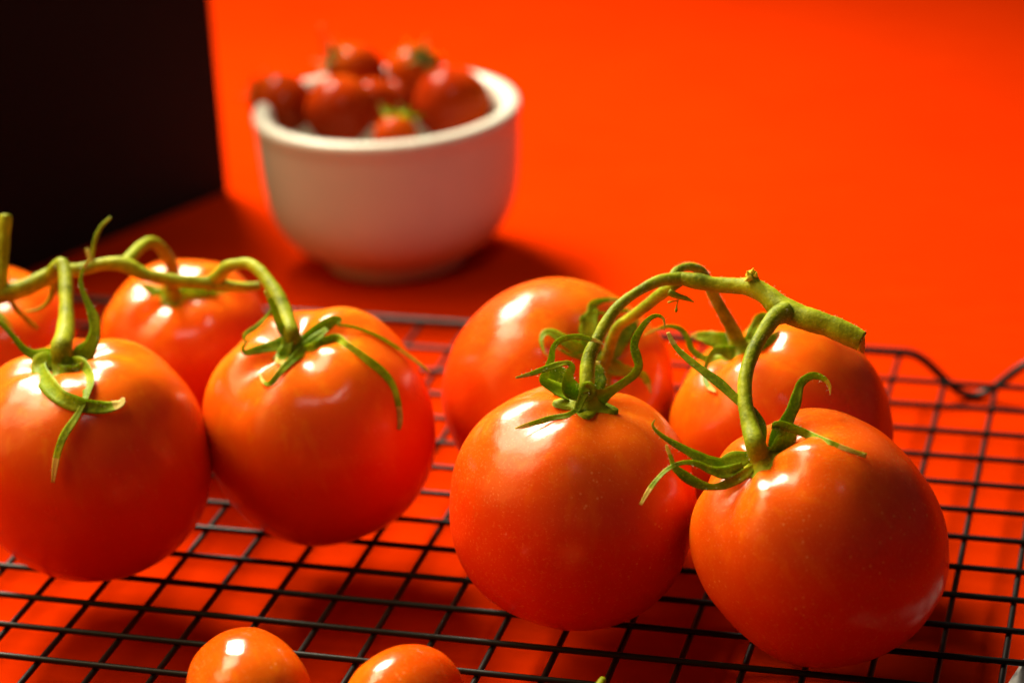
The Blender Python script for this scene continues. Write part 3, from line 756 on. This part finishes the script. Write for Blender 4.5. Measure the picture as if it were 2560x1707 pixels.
for key, d in TOM.items():
    c = Vector(d['c']) * MM
    root = empty('tomato', c)
    tag(root, LABELS[key], 'tomato', 'large tomatoes on the vine')
    v, f = fruit_mesh(d['P'], d['r'], 120, 80, ord(key[1]) * 3.7)
    fruit = mesh_obj('fruit', v, f, M_TOM_DUSTY if key in ('T3', 'T4') else M_TOM)
    fruit.parent = root
    fruit.rotation_euler = axis_matrix(d['ax']).to_euler()
    # calyx: small star shaped disc at the stem end, carrying the sepals
    ax = Vector(d['ax'])
    A = axis_matrix(d['ax'])
    cal = Vector(CAL[key])
    rc = d['r'] * 0.22
    ped = V[PEDICEL[key]][-2]
    pa, pb = Vector(ped[:3]), cal + ax * 0.2
    verts, faces = [], []
    nr_, ns_ = 9, 40
    for j in range(nr_):
        s = j / (nr_ - 1)
        mid = pa.lerp(pb, 1 - (1 - s) ** 1.7)
        for k in range(ns_):
            a = 2 * math.pi * k / ns_
            rr = ped[3] * 0.9 + (rc - ped[3] * 0.9) * s ** 2.0
            rr *= 1 + 0.26 * s * s * math.cos(5 * a + 0.7)
            z = 0.9 * max(0.0, s - 0.6) ** 2
            verts.append((mid + A @ Vector((rr * math.cos(a), rr * math.sin(a), z))) * MM)
    for j in range(nr_ - 1):
        for k in range(ns_):
            k2 = (k + 1) % ns_
            faces.append((j * ns_ + k, (j + 1) * ns_ + k, (j + 1) * ns_ + k2, j * ns_ + k2))
    nb = len(verts)
    for k in range(ns_):
        verts.append((Vector(verts[(nr_ - 1) * ns_ + k]) / MM - ax * 0.7) * MM)
    for k in range(ns_):
        k2 = (k + 1) % ns_
        faces.append(((nr_ - 1) * ns_ + k, nb + k, nb + k2, (nr_ - 1) * ns_ + k2))
    faces.append(tuple(nb + k for k in range(ns_)))
    calyx = mesh_obj('calyx', verts, faces, M_PED, root)
    mine = [s for s in SEP if s[0] == key]
    for n, (k_, pts, t0, t1) in enumerate(mine):
        v, f, fm = ribbon(pts, t0, t1, 6, seed=ord(key[1]) * 1.7 + n * 3.1)
        s = mesh_obj('sepal', v, f, [M_SEPAL, M_TIP], None, True, fm)
        attach(s, calyx)
    if key in ('T1', 'T3', 'T4'):
        v, f = hairs([s[1] for s in mine], 260, 0.7, ord(key[1]), True)
        h = mesh_obj('hair', v, f, M_HAIR, calyx, False)
        tag(h, kind='stuff')

# ------------------------------------------------------------------ vines
def vine(prefix, label, parts, hair_count):
    root = empty('tomato_vine', Vector(V[prefix + '_main'][len(V[prefix + '_main']) // 2][:3]) * MM)
    tag(root, label, 'vine', 'vines joining the tomatoes')
    for n, (key, name, m, seg, ridge) in enumerate(parts):
        ctrl = V[prefix + '_' + key]
        v, f = tube(ctrl, 7, seg, 0.14 if name in ('main_stem', 'pedicel') else 0.2, ridge, n * 2.3, 0.8 if (name == 'main_stem' and prefix == 'vineR') else 0.0)
        if name == 'main_stem' or name == 'stub':
            fm = [0] * (len(f) - seg * 2) + [1] * (seg * 2)
            if prefix == 'vineR' and name == 'main_stem':
                fm[:seg] = [1] * seg        # pale torn rim of the cut
        else:
            fm = [0] * len(f)
        mesh_obj(name, v, f, [m, M_CUT], root, True, fm)
    if hair_count:
        v, f = hairs([V[prefix + '_' + p[0]] for p in parts if p[1] in ('main_stem', 'pedicel')], hair_count, 0.42, 5)
        tag(mesh_obj('hair', v, f, M_HAIR, root, False), kind='stuff')
    return root


vine('vineR', 'thick green vine with a cut end arching over the four right tomatoes', [
    ('main', 'main_stem', M_STEM, 24, 0.015), ('p3', 'pedicel', M_PED, 18, 0.01), ('p4', 'pedicel', M_PED, 20, 0.02),
    ('p5', 'pedicel', M_PED, 16, 0.01), ('p6', 'pedicel', M_PED, 16, 0.01), ('stub', 'stub', M_STEM, 16, 0.04),
    ('fib0', 'torn_fibre', M_CUT, 6, 0), ('fib1', 'torn_fibre', M_CUT, 6, 0), ('fib2', 'torn_fibre', M_CUT, 6, 0), ('fib3', 'torn_fibre', M_CUT, 6, 0),
    ('twig', 'twig', M_PED, 10, 0), ('bud', 'bud', M_PED, 8, 0), ('bud2', 'bud', M_PED, 8, 0)], 3200)
vine('vineL', 'olive green vine running over the four left tomatoes below the black box', [
    ('main', 'main_stem', M_STEM, 22, 0.015), ('up', 'side_stem', M_STEM, 18, 0.01), ('p1', 'pedicel', M_STEM, 18, 0.01),
    ('p2', 'pedicel', M_STEM, 18, 0.01), ('p7', 'pedicel', M_STEM, 16, 0.01), ('p8', 'pedicel', M_PED, 14, 0.01),
    ('tendril', 'tendril', M_PED, 10, 0), ('stub2', 'stub', M_TIP, 10, 0), ('tw1', 'twig', M_PED, 10, 0), ('tw2', 'twig', M_PED, 10, 0)], 1200)

# ------------------------------------------------------------------ bowl with cherry tomatoes
BC = Vector([22.35, 297.34, 0.0]) * MM
BC.z = 0
RR = 42.71 * MM
HB = 3.80 * CELL
prof = [(0.0, 0.0012), (0.47 * RR, 0.0012), (0.50 * RR, 0.0), (0.535 * RR, 0.0004), (0.55 * RR, 0.0025), (0.55 * RR, 0.0042)]
for a, z in ((0.595, 0.095), (0.69, 0.13), (0.775, 0.18), (0.845, 0.245), (0.90, 0.325), (0.94, 0.42), (0.963, 0.54), (0.976, 0.68), (0.984, 0.82)):
    prof.append((a * RR, z * HB))
prof += [(0.988 * RR, 0.885 * HB), (0.995 * RR, 0.915 * HB), (1.0 * RR, 0.945 * HB), (1.0 * RR, 0.97 * HB), (0.985 * RR, 0.990 * HB),
         (0.95 * RR, 1.0 * HB), (0.905 * RR, 0.994 * HB), (0.870 * RR, 0.965 * HB), (0.855 * RR, 0.85 * HB), (0.84 * RR, 0.66 * HB),
         (0.80 * RR, 0.48 * HB), (0.65 * RR, 0.38 * HB), (0.4 * RR, 0.34 * HB), (0.0, 0.33 * HB)]
fine = []
for i in range(len(prof) - 1):
    for s in range(2):
        t = s / 2
        fine.append((prof[i][0] * (1 - t) + prof[i + 1][0] * t, prof[i][1] * (1 - t) + prof[i + 1][1] * t))
fine.append(prof[-1])
v, f = lathe([(max(r, 0.00005), z) for r, z in fine], 128)
bowl = mesh_obj('bowl', v, f, M_BOWL)
bowl.location = BC
tag(bowl, 'cream ceramic bowl with a thick rim behind the tomatoes', 'bowl')

BT = [
    [[-14.62, 301.03, 50.03], 9.86, "b1"],
    [[6.98, 296.24, 50.16], 11.16, "b2"],
    [[3.87, 322.82, 54.87], 9.21, "b3"],
    [[13.69, 310.26, 48.79], 7.9, "b4"],
    [[39.13, 314.12, 48.0], 12.14, "b5"],
    [[22.0, 328.87, 53.1], 9.36, "b6"],
    [[28.22, 287.17, 44.46], 7.16, "b7"],
    [[18.66, 323.17, 46.04], 8.01, "b8"],
]
BLAB = {
    'b1': 'dark cherry tomato in the bowl against its left rim',
    'b2': 'cherry tomato in the bowl second from the left rim, at the front',
    'b3': 'cherry tomato at the top left of the heap in the bowl, its stem pointing left',
    'b4': 'half hidden cherry tomato in the middle of the bowl with a small highlight',
    'b5': 'cherry tomato in the bowl nearest its right rim',
    'b6': 'cherry tomato at the top right of the heap with green sepals on top',
    'b8': 'darkest cherry tomato, wedged deep between the others at the centre of the bowl',
    'b7': 'low cherry tomato at the front rim with two green sepals above it',
}
BAX = {'b1': (-0.8, 0.2, 0.3), 'b2': (-0.2, 0.9, 0.2), 'b3': (-0.75, -0.35, 0.55), 'b4': (0.3, 0.8, -0.3), 'b5': (0.5, 0.7, -0.4), 'b6': (0.45, -0.45, 0.75), 'b7': (0.05, 0.45, 0.9), 'b8': (0.2, 0.9, 0.1)}
for c, r, nm in BT:
    c = Vector(c) * MM
    root = empty('cherry_tomato', c)
    tag(root, BLAB[nm], 'tomato', 'cherry tomatoes heaped in the bowl')
    P = dict(n=2.1, b=1.05, d=.05, dw=.3, l=.004, k=5, p=1.0, q=.5, e=.01, tp=.02)
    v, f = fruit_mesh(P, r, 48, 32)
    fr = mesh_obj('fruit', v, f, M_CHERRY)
    fr.parent = root
    A = axis_matrix(BAX[nm])
    fr.rotation_euler = A.to_euler()
    if nm in ('b1', 'b3', 'b5', 'b6', 'b7'):
        top = c / MM + A @ Vector((0, 0, r * 1.0))
        calyx = None
        for k in range(5):
            a = 2 * math.pi * k / 5 + 0.4
            u = A @ Vector((math.cos(a), math.sin(a), 0))
            n_ = A @ Vector((0, 0, 1))
            pts = [list(top + u * 0.3 + n_ * 0.2) + [1.8], list(top + u * 2.8 + n_ * 0.4) + [2.2],
                   list(top + u * 5.2 + n_ * (0.6 + 0.8 * (k % 2))) + [1.2], list(top + u * 7.6 + n_ * (2.0 + k % 3)) + [0.3]]
            v, f, fm = ribbon(pts, 0, 0.4, 4, seed=k + r)
            s = mesh_obj('sepal', v, f, [M_SEPAL if nm == 'b7' else M_WITHERED, M_WITHERED], root, True, fm)
        n_ = A @ Vector((0, 0, 1))
        L = {'b3': 12.0, 'b6': 6.0}.get(nm, 3.0)
        up = Vector((0, 0, 1)) if nm == 'b3' else n_
        pts = [list(top - n_ * 0.4) + [0.8], list(top + n_ * 2) + [0.6], list(top + n_ * 3 + up * (L - 4)) + [0.55], list(top + n_ * 3 + up * (L - 2)) + [0.6]]
        v, f = tube(pts, 4, 8, 0.1)
        mesh_obj('stalk', v, f, M_WITHERED, root)

# ------------------------------------------------------------------ grape tomatoes at the front edge
def grape(c, r, ax, ratio, label, stalk=False):
    c = Vector(c) * MM
    root = empty('grape_tomato', c)
    tag(root, label, 'tomato', 'grape tomatoes on the front of the rack')
    P = dict(n=2.15, b=ratio, d=.02, dw=.3, l=.004, k=5, p=1.0, q=.8, e=.012, tp=.05)
    v, f = fruit_mesh(P, r, 72, 48)
    fr = mesh_obj('fruit', v, f, M_GRAPE)
    fr.parent = root
    A = axis_matrix(ax)
    fr.rotation_euler = A.to_euler()
    return root, A


grape([88.78, -7.74, 25.98], 12.74, (0.55, -0.8, -0.05), 1.25, 'left one of the two grape tomatoes at the bottom edge')
grape([121.02, -3.9, 24.84], 11.56, (-0.35, -0.9, -0.05), 1.25, 'right one of the two grape tomatoes at the bottom edge, shorter in view')
TIP, TIP2 = Vector([159.15, 11.64, 25.62]), Vector([158.23, 5.73, 24.92])
g3, A3 = grape(TIP + (TIP2 - TIP).normalized() * 19.0 + Vector((0, 0, -1.0)), 10.0, tuple(TIP - TIP2), 1.2, 'grape tomato below the frame whose yellow green stalk tip shows at the bottom edge')
v, f = tube([list(TIP2 + (TIP2 - TIP) * 0.6) + [1.3], list(TIP2) + [1.0], list(TIP.lerp(TIP2, 0.4)) + [0.9], list(TIP) + [0.75]], 5, 10, 0.15)
mesh_obj('stalk', v, f, M_STEM, g3)

# ------------------------------------------------------------------ steel utensil under the rack, bottom right corner
bm = bmesh.new()
e0, e1 = Vector((237.4, 57.0, 0)), Vector((240.9, 71.5, 0))
ed = (e1 - e0).normalized()
en = Vector((ed.y, -ed.x, 0))
outline = [e0 - ed * 60, e0, e1, e1 + ed * 18 + en * 3, e1 + ed * 26 + en * 11, e1 + ed * 18 + en * 19, e1 + en * 22, e0 - ed * 60 + en * 22]
lo = [bm.verts.new((p + Vector((0, 0, 0.3))) * MM) for p in outline]
hi = [bm.verts.new((p + Vector((0, 0, 6.3))) * MM) for p in outline]
bm.faces.new(lo[::-1])
bm.faces.new(hi)
for i in range(len(lo)):
    j = (i + 1) % len(lo)
    bm.faces.new((lo[i], lo[j], hi[j], hi[i]))
bmesh.ops.recalc_face_normals(bm, faces=bm.faces)
bmesh.ops.bevel(bm, geom=list(bm.edges), offset=0.0012, segments=3, affect='EDGES')
me = bpy.data.meshes.new('steel_handle')
bm.to_mesh(me)
bm.free()
me.materials.append(M_STEEL)
ho = bpy.data.objects.new('steel_handle', me)
COL.objects.link(ho)
tag(ho, 'end of a polished steel handle under the rack at the bottom right corner', 'utensil')
